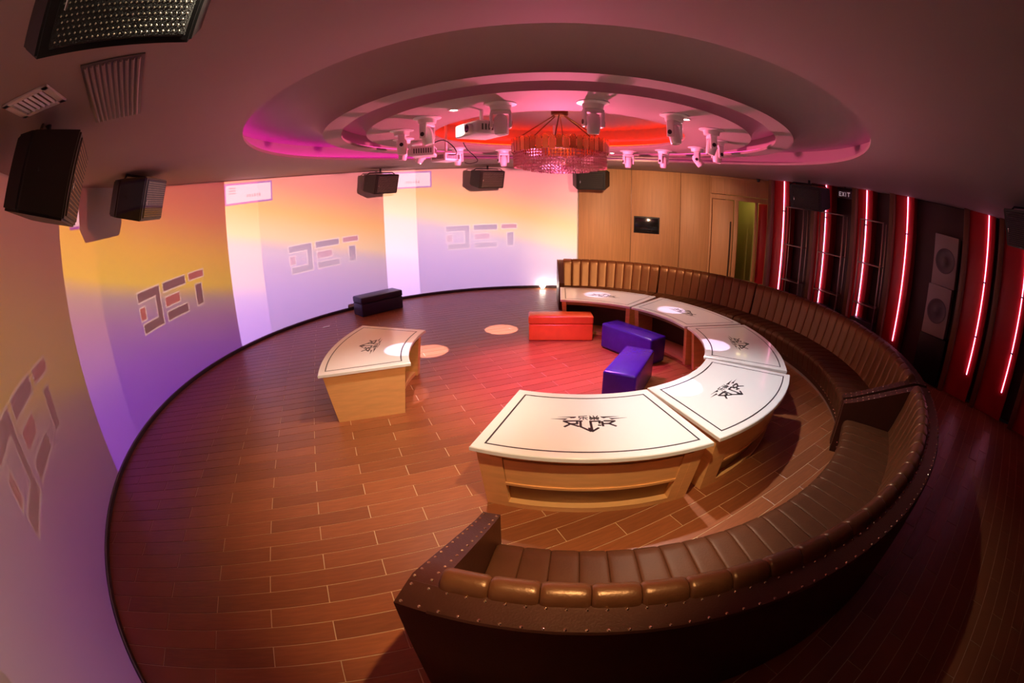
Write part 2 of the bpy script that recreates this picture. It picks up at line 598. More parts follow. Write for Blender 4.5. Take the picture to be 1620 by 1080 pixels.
for cp in rest_polys:
    v, f = plank_geo(cp)
    o_ = len(rv)
    rv += v
    rf += [tuple(i + o_ for i in q) for q in f]
far_planks = obj('plank_field', mesh_from('plank_field', rv, rf, MT['plank_far']), floor)
far_planks['kind'] = 'stuff'

# ------------------------------------------------------------------ ceiling with stepped round coves
def ceiling():
    n = 144
    RA, RC, RDk, RB, RE = 3.366, 2.411, 2.148, 2.598, 1.424
    prof = [(RA, ZC), (RA, ZC + 0.035), (3.60, ZC + 0.035), (3.60, ZC + 0.24), (3.05, ZC + 0.24)]
    for i in range(1, 9):                 # rounded shoulder of the outer ring
        t = i / 8 * PI / 2
        prof.append((3.05 - (3.05 - RB) * math.sin(t), ZC + 0.24 * math.cos(t) ** 1.3))
    prof += [(RC, ZC), (RC, ZC + 0.03), (2.52, ZC + 0.03), (2.52, ZC + 0.2), (2.33, ZC + 0.2)]
    for i in range(1, 7):
        t = i / 6 * PI / 2
        prof.append((2.33 - (2.33 - RDk) * math.sin(t), ZC + 0.2 * math.cos(t) ** 1.3))
    prof += [(RE, ZC), (RE, ZC + 0.035), (1.62, ZC + 0.035), (1.62, ZC + 0.30), (0.0, ZC + 0.30)]
    v, f = [], []
    idx = []
    for i in range(n):
        t = 2 * PI * i / n
        c, s = math.cos(t), math.sin(t)
        R = out_r(t, 0.03)
        row = [len(v)]
        v.append((R * c, R * s, ZC))
        for (r, z) in prof:
            row.append(len(v))
            v.append((max(r, 0.001) * c, max(r, 0.001) * s, z))
        idx.append(row)
    for i in range(n):
        a, b = idx[i], idx[(i + 1) % n]
        for j in range(len(a) - 1):
            f.append((a[j], b[j], b[j + 1], a[j + 1]))
    o = obj('ceiling', mesh_from('ceiling', v, f, MT['ceil'], smooth=35))
    tag(o, 'plaster ceiling with nested round coves stepping around the chandelier', 'ceiling', kind='structure')
    def led(a0, a1, r, z, m, nn=60, wd=0.05):
        bm = bmesh.new()
        arc_strip(bm, [(r, z), (r + wd, z), (r + wd, z + 0.012), (r, z + 0.012)], a0, a1, nn)
        obj('led_strip', bm_mesh('led_strip', bm, m), o)
    led(125, 215, 3.50, ZC + 0.04, MT['led_m'])
    led(215, 485, 3.50, ZC + 0.04, MT['led_p'], 120)
    led(0, 360, 2.455, ZC + 0.035, MT['led_c'], 120, 0.04)
    led(0, 360, 1.50, ZC + 0.04, MT['led_o'], 96)
    return o
CEIL = ceiling()

# ------------------------------------------------------------------ walls
def wall_left():
    bm = bmesh.new()
    arc_strip(bm, [(RW, 0.0), (RW, ZC), (RW + 0.12, ZC), (RW + 0.12, 0.0)], WA0, WA1, 150)
    o = obj('wall_left', bm_mesh('wall_left', bm, MT['wall'], 30))
    tag(o, 'smooth white curved wall carrying the projected pictures', 'wall', kind='structure')
    bm = bmesh.new()
    arc_strip(bm, [(RW - 0.02, 0.0), (RW - 0.02, 0.055), (RW - 0.012, 0.062), (RW, 0.062), (RW, 0.0)], WA0 + 0.05, WA1, 150)
    b = obj('baseboard_left', bm_mesh('baseboard_left', bm, MT['base'], 30))
    tag(b, 'dark skirting along the foot of the white curved wall', 'baseboard', kind='structure')
wall_left()

def seg_box(name, p0, p1, z0, z1, t0, t1, m, parent=None, e0=0.0, e1=0.0, bev=0.0):
    """box along p0->p1; t0..t1 = offset to the right-hand side of travel (into the room for our wall order)"""
    a, b = Vector(p0), Vector(p1)
    d = (b - a).normalized()
    nrm = Vector((d.y, -d.x))
    a2, b2 = a + d * e0, b - d * e1
    mid = (a2 + b2) / 2 + nrm * ((t0 + t1) / 2)
    me = box_me(name, (0, 0, 0), ((b2 - a2).length, abs(t1 - t0), z1 - z0), m, bev)
    return obj(name, me, parent, (mid.x, mid.y, (z0 + z1) / 2), (0, 0, math.atan2(d.y, d.x)))

# wood wall at the back: backing + veneer panels, door bay on its right
bm = bmesh.new()
for i in range(4):
    a, b = Vector(WOOD[i]), Vector(WOOD[i + 1])
    if i == 3:
        b = a + (b - a) * 0.05
    d = (b - a).normalized()
    nr = Vector((d.y, -d.x))
    vsq = [bm.verts.new((*(q + nr * k), z)) for z in (0, ZC) for q, k in ((a, -0.01), (b, -0.01), (b, -0.14), (a, -0.14))]
    for f in ((0, 1, 2, 3), (4, 7, 6, 5), (0, 4, 5, 1), (1, 5, 6, 2), (2, 6, 7, 3), (3, 7, 4, 0)):
        bm.faces.new([vsq[k] for k in f])
wb = obj('wall_back', bm_mesh('wall_back', bm, MT['panel_gap']))
tag(wb, 'orange-brown veneer panelled wall behind the far sofa', 'wall', kind='structure')
for i in range(3):
    seg_box('wood_panel', WOOD[i], WOOD[i + 1], 0.01, ZC - 0.004, -0.012, 0.012, MT['panel'], wb, 0.006, 0.006, 0.003)
for i in (1, 2):
    x, y = WOOD[i]
    d = Vector((x, y)).normalized()
    bm = bmesh.new()
    rbox(bm, (0, 0, 0), (0.012, 0.012, ZC - 0.02), 0.003)
    if i == 1:
        obj('joint_strip', bm_mesh('joint_strip', bm, MT['steel'], 35), wb, (x - d.x * 0.012, y - d.y * 0.012, ZC / 2))
    else:
        bm.free()

# door bay
def door_bay():
    A, B = Vector(WOOD[3]), Vector(WOOD[5])
    Ld = (B - A).length
    d = (B - A) / Ld
    nr = Vector((d.y, -d.x))
    def at(u):
        return tuple(A + d * u)
    root = empty('door_1', (*((A + B) / 2), 0))
    tag(root, 'wood door bay with one leaf shut and an open gap showing an olive corridor', 'door', kind='structure')
    inv = root.location.copy()
    def part(name, u0, u1, z0, z1, t0, t1, m, bev=0.004):
        o = seg_box(name, at(u0), at(u1), z0, z1, t0, t1, m, None, 0, 0, bev)
        o.parent = root
        o.location = o.location - inv
        return o
    zh = 2.40
    part('transom_panel', 0.03, Ld - 0.06, zh + 0.12, ZC - 0.05, -0.03, 0.0, MT['panel'])
    part('transom_frame', 0.0, Ld, ZC - 0.05, ZC - 0.004, -0.05, 0.02, MT['panel'])
    part('transom_frame', 0.0, Ld, zh, zh + 0.11, -0.05, 0.02, MT['panel'])
    part('transom_frame', 0.0, 0.03, zh + 0.11, ZC - 0.05, -0.05, 0.02, MT['panel'])
    part('transom_frame', Ld - 0.06, Ld, zh + 0.11, ZC - 0.05, -0.05, 0.02, MT['panel'])
    part('jamb', 0.0, 0.05, 0.0, zh, -0.05, 0.02, MT['panel'])
    leaf = part('door_leaf', 0.06, 0.58, 0.01, zh - 0.01, -0.045, -0.005, MT['panel'])
    h = box_me('door_handle', (0.20, -0.035, -0.05), (0.03, 0.03, 1.5), MT['panel_gap'], 0.004)
    obj('door_handle', h, leaf)
    part('jamb', 0.60, 0.70, 0.0, zh, -0.06, 0.02, MT['panel'])
    part('jamb', 1.10, 1.17, 0.0, zh, -0.06, 0.02, MT['panel'])
    part('side_leaf', 1.17, 1.40, 0.0, zh, -0.20, -0.16, MT['redwall'])
    part('jamb', 1.40, Ld, 0.0, zh, -0.06, 0.02, MT['panel'])
    part('corridor_wall', 0.2, 1.9, 0.0, 2.6, -1.05, -1.0, MT['olive'], 0)
    part('corridor_wall', 0.40, 0.45, 0.0, 2.6, -1.0, -0.06, MT['olive'], 0)
    part('corridor_wall', 1.85, 1.9, 0.0, 2.6, -1.0, -0.06, MT['olive'], 0)
    part('corridor_ceiling', 0.2, 1.9, 2.6, 2.65, -1.05, -0.06, MT['ceil'], 0)
    part('corridor_floor', 0.2, 1.9, -0.1, -0.02, -1.05, -0.0, MT['floor_dark'], 0)
    part('corridor_lamp', 0.9, 1.2, 2.56, 2.598, -0.7, -0.4, MT['warmlamp'], 0.01)
door_bay()

# right wall: dark wall set back, strips with the red neon glow in their colour, walnut fins
def wbox(name, s0, s1, d0, d1, z0, z1, m, parent=None, bev=0.0):
    x, y = rw((s0 + s1) / 2, (d0 + d1) / 2)
    me = box_me(name, (0, 0, 0), (abs(s1 - s0), abs(d1 - d0), z1 - z0), m, bev)
    return obj(name, me, parent, (x, y, (z0 + z1) / 2), (0, 0, math.atan2(RD.y, RD.x)))
wr = wbox('wall_right', -0.45, 9.2, -0.34, -0.24, 0, ZC, MT['darkwall'])
tag(wr, 'dark oxblood wall behind the walnut fins and neon tubes', 'wall', kind='structure')
wm = wr.matrix_basis.inverted()
def adopt(o, parent):
    o.parent = parent
    o.matrix_parent_inverse = parent.matrix_basis.inverted()
    return o
FINS = [-0.42, 0.79, 1.80, 2.67, 4.27, 5.01, 5.95, 6.85, 7.8]
NEON = [-0.06, 1.075, 2.07, 3.0, 4.73, 5.55, 6.45, 7.35]
for s in FINS:
    adopt(wbox('wall_fin', s - 0.05, s + 0.05, -0.24, 0.10, 0, ZC, MT['fin'], None, 0.006), wr)
for s in NEON:
    prev = max([f for f in FINS if f < s])
    adopt(wbox('red_glow_strip', prev + 0.055, s + 0.13, -0.24, 0.0, 0, ZC, MT['redwall'], None, 0.004), wr)
LBL_N = ['pink neon tube nearest the wood door bay', 'pink neon tube at the middle steel rack, left of the exit sign', 'pink neon tube above the third steel rack',
         'pink neon tube just left of the white stacked speakers', 'pink neon tube just right of the white stacked speakers', 'pink neon tube at the right edge of the picture',
         'second pink neon tube past the right edge', 'pink neon tube farthest towards the camera']
for i, s in enumerate(NEON[:6]):
    x, y = rw(s, 0.022)
    r = empty('neon_tube', (x, y, 0.43))
    tag(r, LBL_N[i], 'neon tube', 'pink neon tubes on the right wall')
    bm = bmesh.new()
    cyl(bm, (0, 0, 0), (0, 0, ZC - 0.01 - 0.43), 0.009, n=10)
    obj('tube', bm_mesh('tube', bm, MT['neon'], 40), r)
    for zc in ((1.9, 1.05) if i >= 4 else (2.3,)):
        bm = bmesh.new()
        rbox(bm, (0, 0, 0), (0.05, 0.034, 0.02), 0.004)
        obj('clip', bm_mesh('clip', bm, MT['black'], 35), r, (0, 0, zc - 0.43), (0, 0, math.atan2(RD.y, RD.x)))

# near wall behind the camera and the closing return
OUTN = [OUT[90], (3.2, -5.85), rw(9.0)]
wn = seg_box('wall_near', OUTN[0], OUTN[1], 0, ZC, 0.0, 0.1, MT['darkwall'])
tag(wn, 'dark wall closing the room behind the viewer', 'wall', kind='structure')
w2 = seg_box('wall_near_return', OUTN[1], OUTN[2], 0, ZC, 0.0, 0.1, MT['darkwall'])
tag(w2, 'dark return wall behind the viewer on the right', 'wall', kind='structure')

# ------------------------------------------------------------------ tables
RM, HF = 2.26, rad(18.4485)
def tang(r, inset):
    return HF - inset / r
def sector(bm, layers, n=20, t0=-1.0, t1=1.0):
    """layers: (z, r_in, r_out, side inset); local x is radial, ring centre at x=-RM"""
    rows = []
    for (z, r0, r1, ins) in layers:
        a, b = [], []
        for i in range(n + 1):
            t = t0 + (t1 - t0) * i / n
            u0, u1 = t * tang(r0, ins), t * tang(r1, ins)
            a.append(bm.verts.new((r0 * math.cos(u0) - RM, r0 * math.sin(u0), z)))
            b.append(bm.verts.new((r1 * math.cos(u1) - RM, r1 * math.sin(u1), z)))
        rows.append((a, b))
    for (a, b), (c, d) in zip(rows, rows[1:]):
        for i in range(n):
            bm.faces.new((a[i + 1], a[i], c[i], c[i + 1]))
            bm.faces.new((b[i], b[i + 1], d[i + 1], d[i]))
        bm.faces.new((a[0], b[0], d[0], c[0]))
        bm.faces.new((b[n], a[n], c[n], d[n]))
    a, b = rows[0]
    for i in range(n):
        bm.faces.new((a[i], a[i + 1], b[i + 1], b[i]))
    a, b = rows[-1]
    for i in range(n):
        bm.faces.new((a[i + 1], a[i], b[i], b[i + 1]))
ZT = 0.584
def ro(z):
    return 2.62 + 0.085 * z / 0.544
def ri(z):
    return 1.885 - 0.055 * z / 0.544
def si(z):
    return 0.055 - 0.03 * z / 0.544

STROKES = [[(-0.0186, -0.2114), (-0.0202, -0.1056)], [(-0.0202, -0.1097), (0.0215, -0.1132)], [(0.0232, -0.1133), (0.0242, -0.1711)], [(-0.0144, -0.2075), (0.0276, -0.1592), (0.0626, -0.1052)], [(0.0292, -0.1674), (0.0655, -0.208)], [(-0.0175, -0.0963), (-0.0172, -0.0736)], [(-0.0173, -0.0852), (0.0693, -0.0897), (0.1342, -0.0231)], [(0.0906, -0.0293), (0.1382, -0.022)], [(-0.0142, 0.0632), (-0.0117, -0.01), (0.1385, -0.0105), (0.0884, 0.0398)], [(-0.0143, 0.059), (0.0193, 0.0568)], [(0.0479, 0.0461), (0.0508, 0.0609)], [(-0.0053, 0.0788), (0.0612, 0.0781)], [(-0.0158, 0.0969), (-0.0131, 0.1767), (0.0257, 0.1286), (0.0257, 0.0767)], [(0.0274, 0.1284), (0.0646, 0.1746)]]
FINE = [[(-0.0906, -0.0921), (-0.0967, -0.0282)], [(-0.0906, -0.087), (-0.0671, -0.092), (-0.0695, -0.0268)], [(-0.0814, -0.0572), (-0.0365, -0.0614)], [(-0.0574, -0.0783), (-0.037, -0.0926)], [(-0.0568, -0.0449), (-0.0377, -0.0301)], [(-0.0963, -0.007), (-0.0803, -0.0003)], [(-0.0993, 0.0209), (-0.0798, 0.025)], [(-0.0985, 0.055), (-0.0794, 0.0441)], [(-0.0735, -0.0074), (-0.072, 0.0601)], [(-0.0735, -0.0074), (-0.051, -0.0099)], [(-0.072, 0.0601), (-0.0494, 0.0572)], [(-0.051, -0.0099), (-0.0494, 0.0572)], [(-0.0754, 0.0266), (-0.0306, 0.0213)], [(-0.0622, -0.0086), (-0.0607, 0.0587)], [(-0.0487, 0.0151), (-0.0338, -0.0096)], [(-0.0483, 0.0339), (-0.0323, 0.0551)]]
BLADES = [[(-0.083, -0.2516), (-0.0865, -0.1114), (-0.0734, -0.1145), (-0.0649, -0.1298), (-0.0634, -0.1528), (-0.0757, -0.1645)], [(-0.0552, -0.3065), (-0.0584, -0.1781), (-0.0363, -0.198), (-0.0449, -0.2244)], [(-0.0848, 0.0745), (-0.0862, 0.2253), (-0.0685, 0.1214), (-0.057, 0.0984), (-0.0696, 0.0832)], [(-0.0566, 0.1388), (-0.0626, 0.2841), (-0.0456, 0.1819), (-0.0343, 0.1588)]]

def flat_poly(bm, pts, z0, z1):
    a = [bm.verts.new((x, y, z0)) for x, y in pts]
    b = [bm.verts.new((x, y, z1)) for x, y in pts]
    bm.faces.new(a[::-1])
    bm.faces.new(b)
    for i in range(len(pts)):
        j = (i + 1) % len(pts)
        bm.faces.new((a[i], a[j], b[j], b[i]))

def build_table():
    T = {}
    bm = bmesh.new()
    sector(bm, [(0.546, 1.785, 2.7405, 0.012), (0.551, 1.773, 2.7525, 0.0), (0.578, 1.773, 2.7525, 0.0), (ZT, 1.779, 2.7465, 0.006)], 28)
    T['tabletop'] = bm_mesh('tabletop', bm, MT['top'], 30)
    # black inlaid border
    bm = bmesh.new()
    n = 28
    def contour(ins, z):
        pts = []
        r0, r1 = 1.773 + ins, 2.7525 - ins * 0.9
        for i in range(n + 1):
            u = (-1 + 2 * i / n) * tang(r0, ins)
            pts.append((r0 * math.cos(u) - RM, r0 * math.sin(u), z))
        for i in range(n + 1):
            u = (1 - 2 * i / n) * tang(r1, ins)
            pts.append((r1 * math.cos(u) - RM, r1 * math.sin(u), z))
        return [bm.verts.new(p) for p in pts]
    o0, i0 = contour(0.080, ZT + 0.0008), contour(0.094, ZT + 0.0008)
    o1, i1 = contour(0.080, ZT - 0.002), contour(0.094, ZT - 0.002)
    k = len(o0)
    for i in range(k):
        j = (i + 1) % k
        bm.faces.new((o0[i], o0[j], i0[j], i0[i]))
        bm.faces.new((o1[i], o1[j], o0[j], o0[i]))
        bm.faces.new((i0[i], i0[j], i1[j], i1[i]))
    T['border_line'] = bm_mesh('border_line', bm, MT['ink'])
    bm = bmesh.new()
    def stroke(pts, wd):
        for (x0, y0), (x1, y1) in zip(pts, pts[1:]):
            d = Vector((x1 - x0, y1 - y0))
            L_ = d.length
            d.normalize()
            nx, ny = -d.y * wd / 2, d.x * wd / 2
            ex, ey = d.x * wd * 0.3, d.y * wd * 0.3
            flat_poly(bm, [(x0 - ex + nx, y0 - ey + ny), (x0 - ex - nx, y0 - ey - ny), (x1 + ex - nx, y1 + ey - ny), (x1 + ex + nx, y1 + ey + ny)], ZT - 0.001, ZT + 0.0009)
    for s in STROKES:
        stroke(s, 0.019)
    for s in FINE:
        stroke(s, 0.0082)
    for p in BLADES:
        flat_poly(bm, p, ZT - 0.001, ZT + 0.0009)
    T['logo'] = bm_mesh('logo', bm, MT['ink'])
    # carcass
    zs = (0.0, 0.544)
    for nm, a, b in (('side_panel', 0.88, 1.0), ('side_panel_b', -1.0, -0.88)):
        bm = bmesh.new()
        sector(bm, [(z, ri(z), ro(z), si(z)) for z in zs], 3, a, b)
        T[nm] = bm_mesh('side_panel', bm, MT['copper'], 30)
    def strip(nm, z0, z1, f0, f1, m, t=0.88, n=20, ta=None):
        bm = bmesh.new()
        sector(bm, [(z, f0(z), f1(z), si(z)) for z in (z0, z1)], n, -t if ta is None else ta, t)
        T[nm] = bm_mesh(nm, bm, m, 30)
    strip('top_rail', 0.505, 0.544, lambda z: 2.30, lambda z: ro(z) - 0.001, MT['copper'])
    strip('drawer_front', 0.258, 0.478, lambda z: ro(z) - 0.05, lambda z: ro(z) - 0.010, MT['copper'], 0.775)
    strip('stile', 0.05, 0.498, lambda z: ro(z) - 0.14, lambda z: ro(z) - 0.001, MT['copper'], 0.88, 4, 0.78)
    strip('stile_b', 0.05, 0.498, lambda z: ro(z) - 0.14, lambda z: ro(z) - 0.001, MT['copper'], -0.78, 4, -0.88)
    strip('lip', 0.236, 0.258, lambda z: ro(z) - 0.06, lambda z: ro(z) - 0.001, MT['copper'], 0.78)
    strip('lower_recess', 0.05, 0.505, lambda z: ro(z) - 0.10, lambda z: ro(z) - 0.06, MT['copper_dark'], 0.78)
    strip('plinth', 0.0, 0.05, lambda z: ri(z) + 0.03, lambda z: ro(z) - 0.001, MT['copper'], 0.88)
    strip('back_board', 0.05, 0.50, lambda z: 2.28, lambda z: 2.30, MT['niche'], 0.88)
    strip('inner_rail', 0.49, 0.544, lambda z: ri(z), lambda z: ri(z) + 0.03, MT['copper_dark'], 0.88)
    return T
TM = build_table()
TLBL = ['white curved table nearest the viewer, in front of the near sofa', 'white curved table second from the viewer in the arc, beside the near sofa',
        'white curved table in the middle of the arc, with the neon streak on its edge', 'white curved table fourth along the arc, behind the violet benches',
        'white curved table at the far end of the arc, behind the orange bench', 'white curved table standing alone on the left of the dance floor']
RMV = RM
for (cx, cy, a), lb in zip(TABLES, TLBL):
    t = rad(a)
    root = empty('curved_table', (cx + RM * math.cos(t), cy + RM * math.sin(t), 0), t)
    tag(root, lb, 'table', 'white curved club tables')
    for k, me in TM.items():
        obj(k[:-2] if k.endswith('_b') else k, me, root)

# ------------------------------------------------------------------ sofas
SR = 3.9
CHW = 2.62        # channel width, degrees
def prof_channel(prof, puff, normals, m, name, us=(-1, -0.97, -0.9, -0.75, -0.4, 0, 0.4, 0.75, 0.9, 0.97, 1)):
    nu = len(us)
    v, f = [], []
    h = rad(CHW / 2) * 0.992
    np_ = len(prof)
    for i in range(nu):
        u = us[i]
        pf_ = (1 - abs(u) ** 12)
        for (r, z), (nr, nz) in zip(prof, normals):
            rr, zz_ = r + nr * puff * (pf_ - 0.6), z + nz * puff * (pf_ - 0.6)
            v.append((rr * math.cos(u * h), rr * math.sin(u * h), zz_))
    for i in range(nu - 1):
        for j in range(np_ - 1):
            f.append((i * np_ + j, i * np_ + j + 1, (i + 1) * np_ + j + 1, (i + 1) * np_ + j))
    for i in (0, nu - 1):                 # close the ends so that the seam has depth
        f.append(tuple(i * np_ + j for j in (range(np_) if i else range(np_ - 1, -1, -1))))
    bm = bmesh.new()
    bv = [bm.verts.new(p) for p in v]
    for q in f:
        bm.faces.new([bv[k] for k in q])
    return bm_mesh(name, bm, m, 50)
def norms(prof):
    out = []
    for i in range(len(prof)):
        a, b = prof[max(i - 1, 0)], prof[min(i + 1, len(prof) - 1)]
        dr, dz = b[0] - a[0], b[1] - a[1]
        L_ = math.hypot(dr, dz) + 1e-9
        out.append((-dz / L_, dr / L_))
    return out
BP = [(3.90, 0.36), (3.925, 0.44), (3.955, 0.56), (3.985, 0.68), (4.005, 0.78), (4.02, 0.84), (4.045, 0.885), (4.085, 0.905), (4.125, 0.89), (4.145, 0.86), (4.15, 0.82)]
SP = [(3.375, 0.13), (3.36, 0.22), (3.35, 0.31), (3.36, 0.355), (3.39, 0.378), (3.45, 0.385), (3.65, 0.38), (3.85, 0.372), (3.95, 0.365)]
BACK = prof_channel(BP, 0.011, norms(BP), MT['leather'], 'back_channel')
SEAT = prof_channel(SP, 0.007, norms(SP), MT['seat'], 'seat_channel')

def nail_mesh(points):
    bm = bmesh.new()
    for p in points:
        vs0 = []
        top = bm.verts.new((p[0], p[1], p[2] + 0.006))
        for k in range(6):
            t = k * PI / 3
            vs0.append(bm.verts.new((p[0] + 0.0085 * math.cos(t), p[1] + 0.0085 * math.sin(t), p[2] - 0.001)))
        vs1 = [bm.verts.new((p[0] + 0.005 * math.cos(k * PI / 3), p[1] + 0.005 * math.sin(k * PI / 3), p[2] + 0.0045)) for k in range(6)]
        for k in range(6):
            j = (k + 1) % 6
            bm.faces.new((vs0[k], vs0[j], vs1[j], vs1[k]))
            bm.faces.new((vs1[k], vs1[j], top))
    return bm_mesh('nail_heads', bm, MT['nail'], 60)

def arm_mesh(w_deg, a_sign):
    """sloped arm slab over w_deg starting at local angle 0; ring centre at origin"""
    prof = [(3.30, 0.0), (3.30, 0.535), (3.42, 0.575), (3.95, 0.80), (4.10, 0.86), (4.27, 0.862), (4.22, 0.0)]
    bm = bmesh.new()
    arc_strip(bm, prof, 0, w_deg * a_sign, 3)
    es = [e for e in bm.edges if len(e.link_faces) == 2 and e.calc_face_angle() > 0.6]
    bmesh.ops.bevel(bm, geom=es, offset=0.008, segments=2, affect='EDGES')
    return bm_mesh('arm', bm, MT['leather_rim'], 40)
ARM = {s: arm_mesh(1.75, s) for s in (1, -1)}
def arm_z(r):
    pts = [(3.30, 0.535), (3.42, 0.575), (3.95, 0.80), (4.10, 0.86), (4.27, 0.862)]
    for (a, za), (b, zb) in zip(pts, pts[1:]):
        if a <= r <= b:
            return za + (zb - za) * (r - a) / (b - a)
    return 0.86

def sofa(label, a0, a1, arm0, arm1):
    mid = (a0 + a1) / 2
    t = rad(mid)
    root = empty('curved_sofa', (SOFC.x + SR * math.cos(t), SOFC.y + SR * math.sin(t), 0), t)
    tag(root, label, 'sofa', 'curved brown leather sofas')
    C0 = (-SR, 0, 0)
    b0 = a0 + (1.75 if arm0 else 0.12) - mid
    b1 = a1 - (1.75 if arm1 else 0.12) - mid
    n = max(1, round((b1 - b0) / CHW))
    w_ = (b1 - b0) / n
    for i in range(n):
        c = rad(b0 + w_ * (i + 0.5))
        for nm, me in (('seat_channel', SEAT), ('back_channel', BACK)):
            o = obj(nm, me, root, C0, (0, 0, c))
            k = w_ / CHW
            o.scale = (1, k, 1)
    na = max(6, int((a1 - a0) / 2))
    bm = bmesh.new()
    arc_strip(bm, [(4.13, 0.40), (4.13, 0.856), (4.137, 0.862), (4.262, 0.862), (4.27, 0.854), (4.22, 0.0), (4.13, 0.0)], a0 - mid, a1 - mid, na)
    obj('back_frame', bm_mesh('back_frame', bm, MT['leather_rim'], 40), root, C0)
    bm = bmesh.new()
    arc_strip(bm, [(3.385, 0.05), (3.385, 0.20), (4.14, 0.33), (4.14, 0.05)], b0, b1, na)
    obj('seat_base', bm_mesh('seat_base', bm, MT['leather_rim'], 40), root, C0)
    bm = bmesh.new()
    arc_strip(bm, [(3.41, 0.0), (3.41, 0.05), (3.43, 0.05), (3.43, 0.0)], b0, b1, na)
    obj('kick_strip', bm_mesh('kick_strip', bm, MT['kick'], 40), root, C0)
    nails = []
    step = math.degrees(0.074 / 4.2)
    q = a0 - mid + 0.3
    while q < a1 - mid - 0.2:
        for r in (4.157, 4.252):
            nails.append((r * math.cos(rad(q)), r * math.sin(rad(q)), 0.862))
        q += step
    for has, end, sg in ((arm0, a0 - mid, 1), (arm1, a1 - mid, -1)):
        if has:
            obj('arm', ARM[sg], root, C0, (0, 0, rad(end)))
            r = 3.33
            while r < 4.13:
                for ins in (0.014, 0.087):
                    q = rad(end) + sg * ins / r
                    nails.append((r * math.cos(q), r * math.sin(q), arm_z(r)))
                r += 0.06
    q = b0
    while q < b1:
        nails.append((3.352 * math.cos(rad(q)), 3.352 * math.sin(rad(q)), 0.15))
        q += step * 1.6
    o = obj('nail_heads', nail_mesh(nails), root, C0)
    o['kind'] = 'stuff'
sofa('brown leather sofa section at the far end, beside the white wall', 56.0, 86.8, False, True)
sofa('brown leather sofa section in front of the wood door bay', 25.5, 55.9, False, False)
sofa('dark brown leather sofa section along the neon-lit right wall', -39.0, 25.4, True, False)
sofa('long dark brown leather sofa nearest the viewer, with nail-studded arms', -106.2, -40.0, True, True)

# ------------------------------------------------------------------ benches
def bench(label, c, ang, L_, W_, H_, m, lid=True, grp=None):
    root = empty('bench', (c[0], c[1], 0), ang)
    tag(root, label, 'bench', 'leather block benches')
    zl = H_ * 0.66
    if lid:
        obj('body', box_me('body', (0, 0, zl / 2), (L_, W_, zl), m, 0.022, 3), root)
    else:
        obj('body', box_me('body', (0, 0, H_ / 2 + 0.008), (L_, W_, H_ - 0.016), m, 0.028, 4), root)
    if lid:
        obj('cushion', box_me('cushion', (0, 0, (zl + H_) / 2), (L_ + 0.012, W_ + 0.012, H_ - zl), m, 0.032, 4), root)
    else:
        obj('plinth', box_me('plinth', (0, 0, 0.012), (L_ - 0.05, W_ - 0.05, 0.024), MT['black'], 0.004), root)
    return root
bench('orange-red leather bench facing the viewer at the far side of the dance floor', (0.19, 1.52), rad(-2.2), 1.0, 0.30, 0.40, MT['red'])
bench('violet leather bench nearest the front table, set end-on to the viewer', (0.795, -0.46), rad(60), 0.94, 0.38, 0.385, MT['purple'], False)
bench('violet leather bench lying crosswise behind the other violet one', (1.15, 0.72), rad(-57.5), 0.97, 0.34, 0.385, MT['purple'], False)
bench('dark navy leather bench against the foot of the white curved wall', (-3.33, 3.46), rad(46), 0.98, 0.40, 0.385, MT['navy'])

# ------------------------------------------------------------------ loudspeakers under the ceiling
def frustum_mesh():
    # local: front faces -y
    wf, hf, wb_, hb, dp = 0.60, 0.40, 0.80, 0.34, 0.36
    v = []
    for (w_, h_, y) in ((wf, hf, -dp / 2), (wb_, hb, dp / 2 - 0.10), (wb_ * 0.9, hb * 0.92, dp / 2)):
        v += [(-w_ / 2, y, -h_ / 2), (w_ / 2, y, -h_ / 2), (w_ / 2, y, h_ / 2), (-w_ / 2, y, h_ / 2)]
    bm = bmesh.new()
    bv = [bm.verts.new(p) for p in v]
    bm.faces.new(bv[0:4])
    bm.faces.new(bv[8:12][::-1])
    for k in (0, 4):
        for i in range(4):
            j = (i + 1) % 4
            bm.faces.new((bv[k + i], bv[k + 4 + i], bv[k + 4 + j], bv[k + j]))
    bmesh.ops.bevel(bm, geom=list(bm.edges), offset=0.012, segments=2, affect='EDGES')
    return bm_mesh('cabinet', bm, MT['black'], 35)
SPK = {'cabinet': frustum_mesh()}
bm = bmesh.new()
rbox(bm, (0.01, -0.183, 0), (0.52, 0.014, 0.35), 0.006)
for i in range(24):                      # rows of punched studs give the mesh its glint
    for j in range(16):
        x, z = -0.23 + 0.0205 * i + (0.010 if j % 2 else 0), -0.155 + 0.0205 * j
        a = [bm.verts.new((x + dx, -0.1901, z + dz)) for dx, dz in ((-0.0045, 0), (0, -0.0045), (0.0045, 0), (0, 0.0045))]
        tp = bm.verts.new((x, -0.1935, z))
        for k in range(4):
            bm.faces.new((a[k], a[(k + 1) % 4], tp)).material_index = 1
SPK['grille'] = bm_mesh('grille', bm, MT['grille'], None)
SPK['grille'].materials.append(MT['stud'])
SPK['badge'] = box_me('badge', (-0.22, -0.194, -0.03), (0.012, 0.006, 0.05), MT['badge'], 0.002)
bm = bmesh.new()
tube(bm, [(-0.36, 0.0, 0.0), (-0.36, 0.02, 0.18), (-0.30, 0.03, 0.215), (0.30, 0.03, 0.215), (0.36, 0.02, 0.18), (0.36, 0.0, 0.0)], 0.012, 6)
SPK['yoke'] = bm_mesh('yoke', bm, MT['black'], 40)
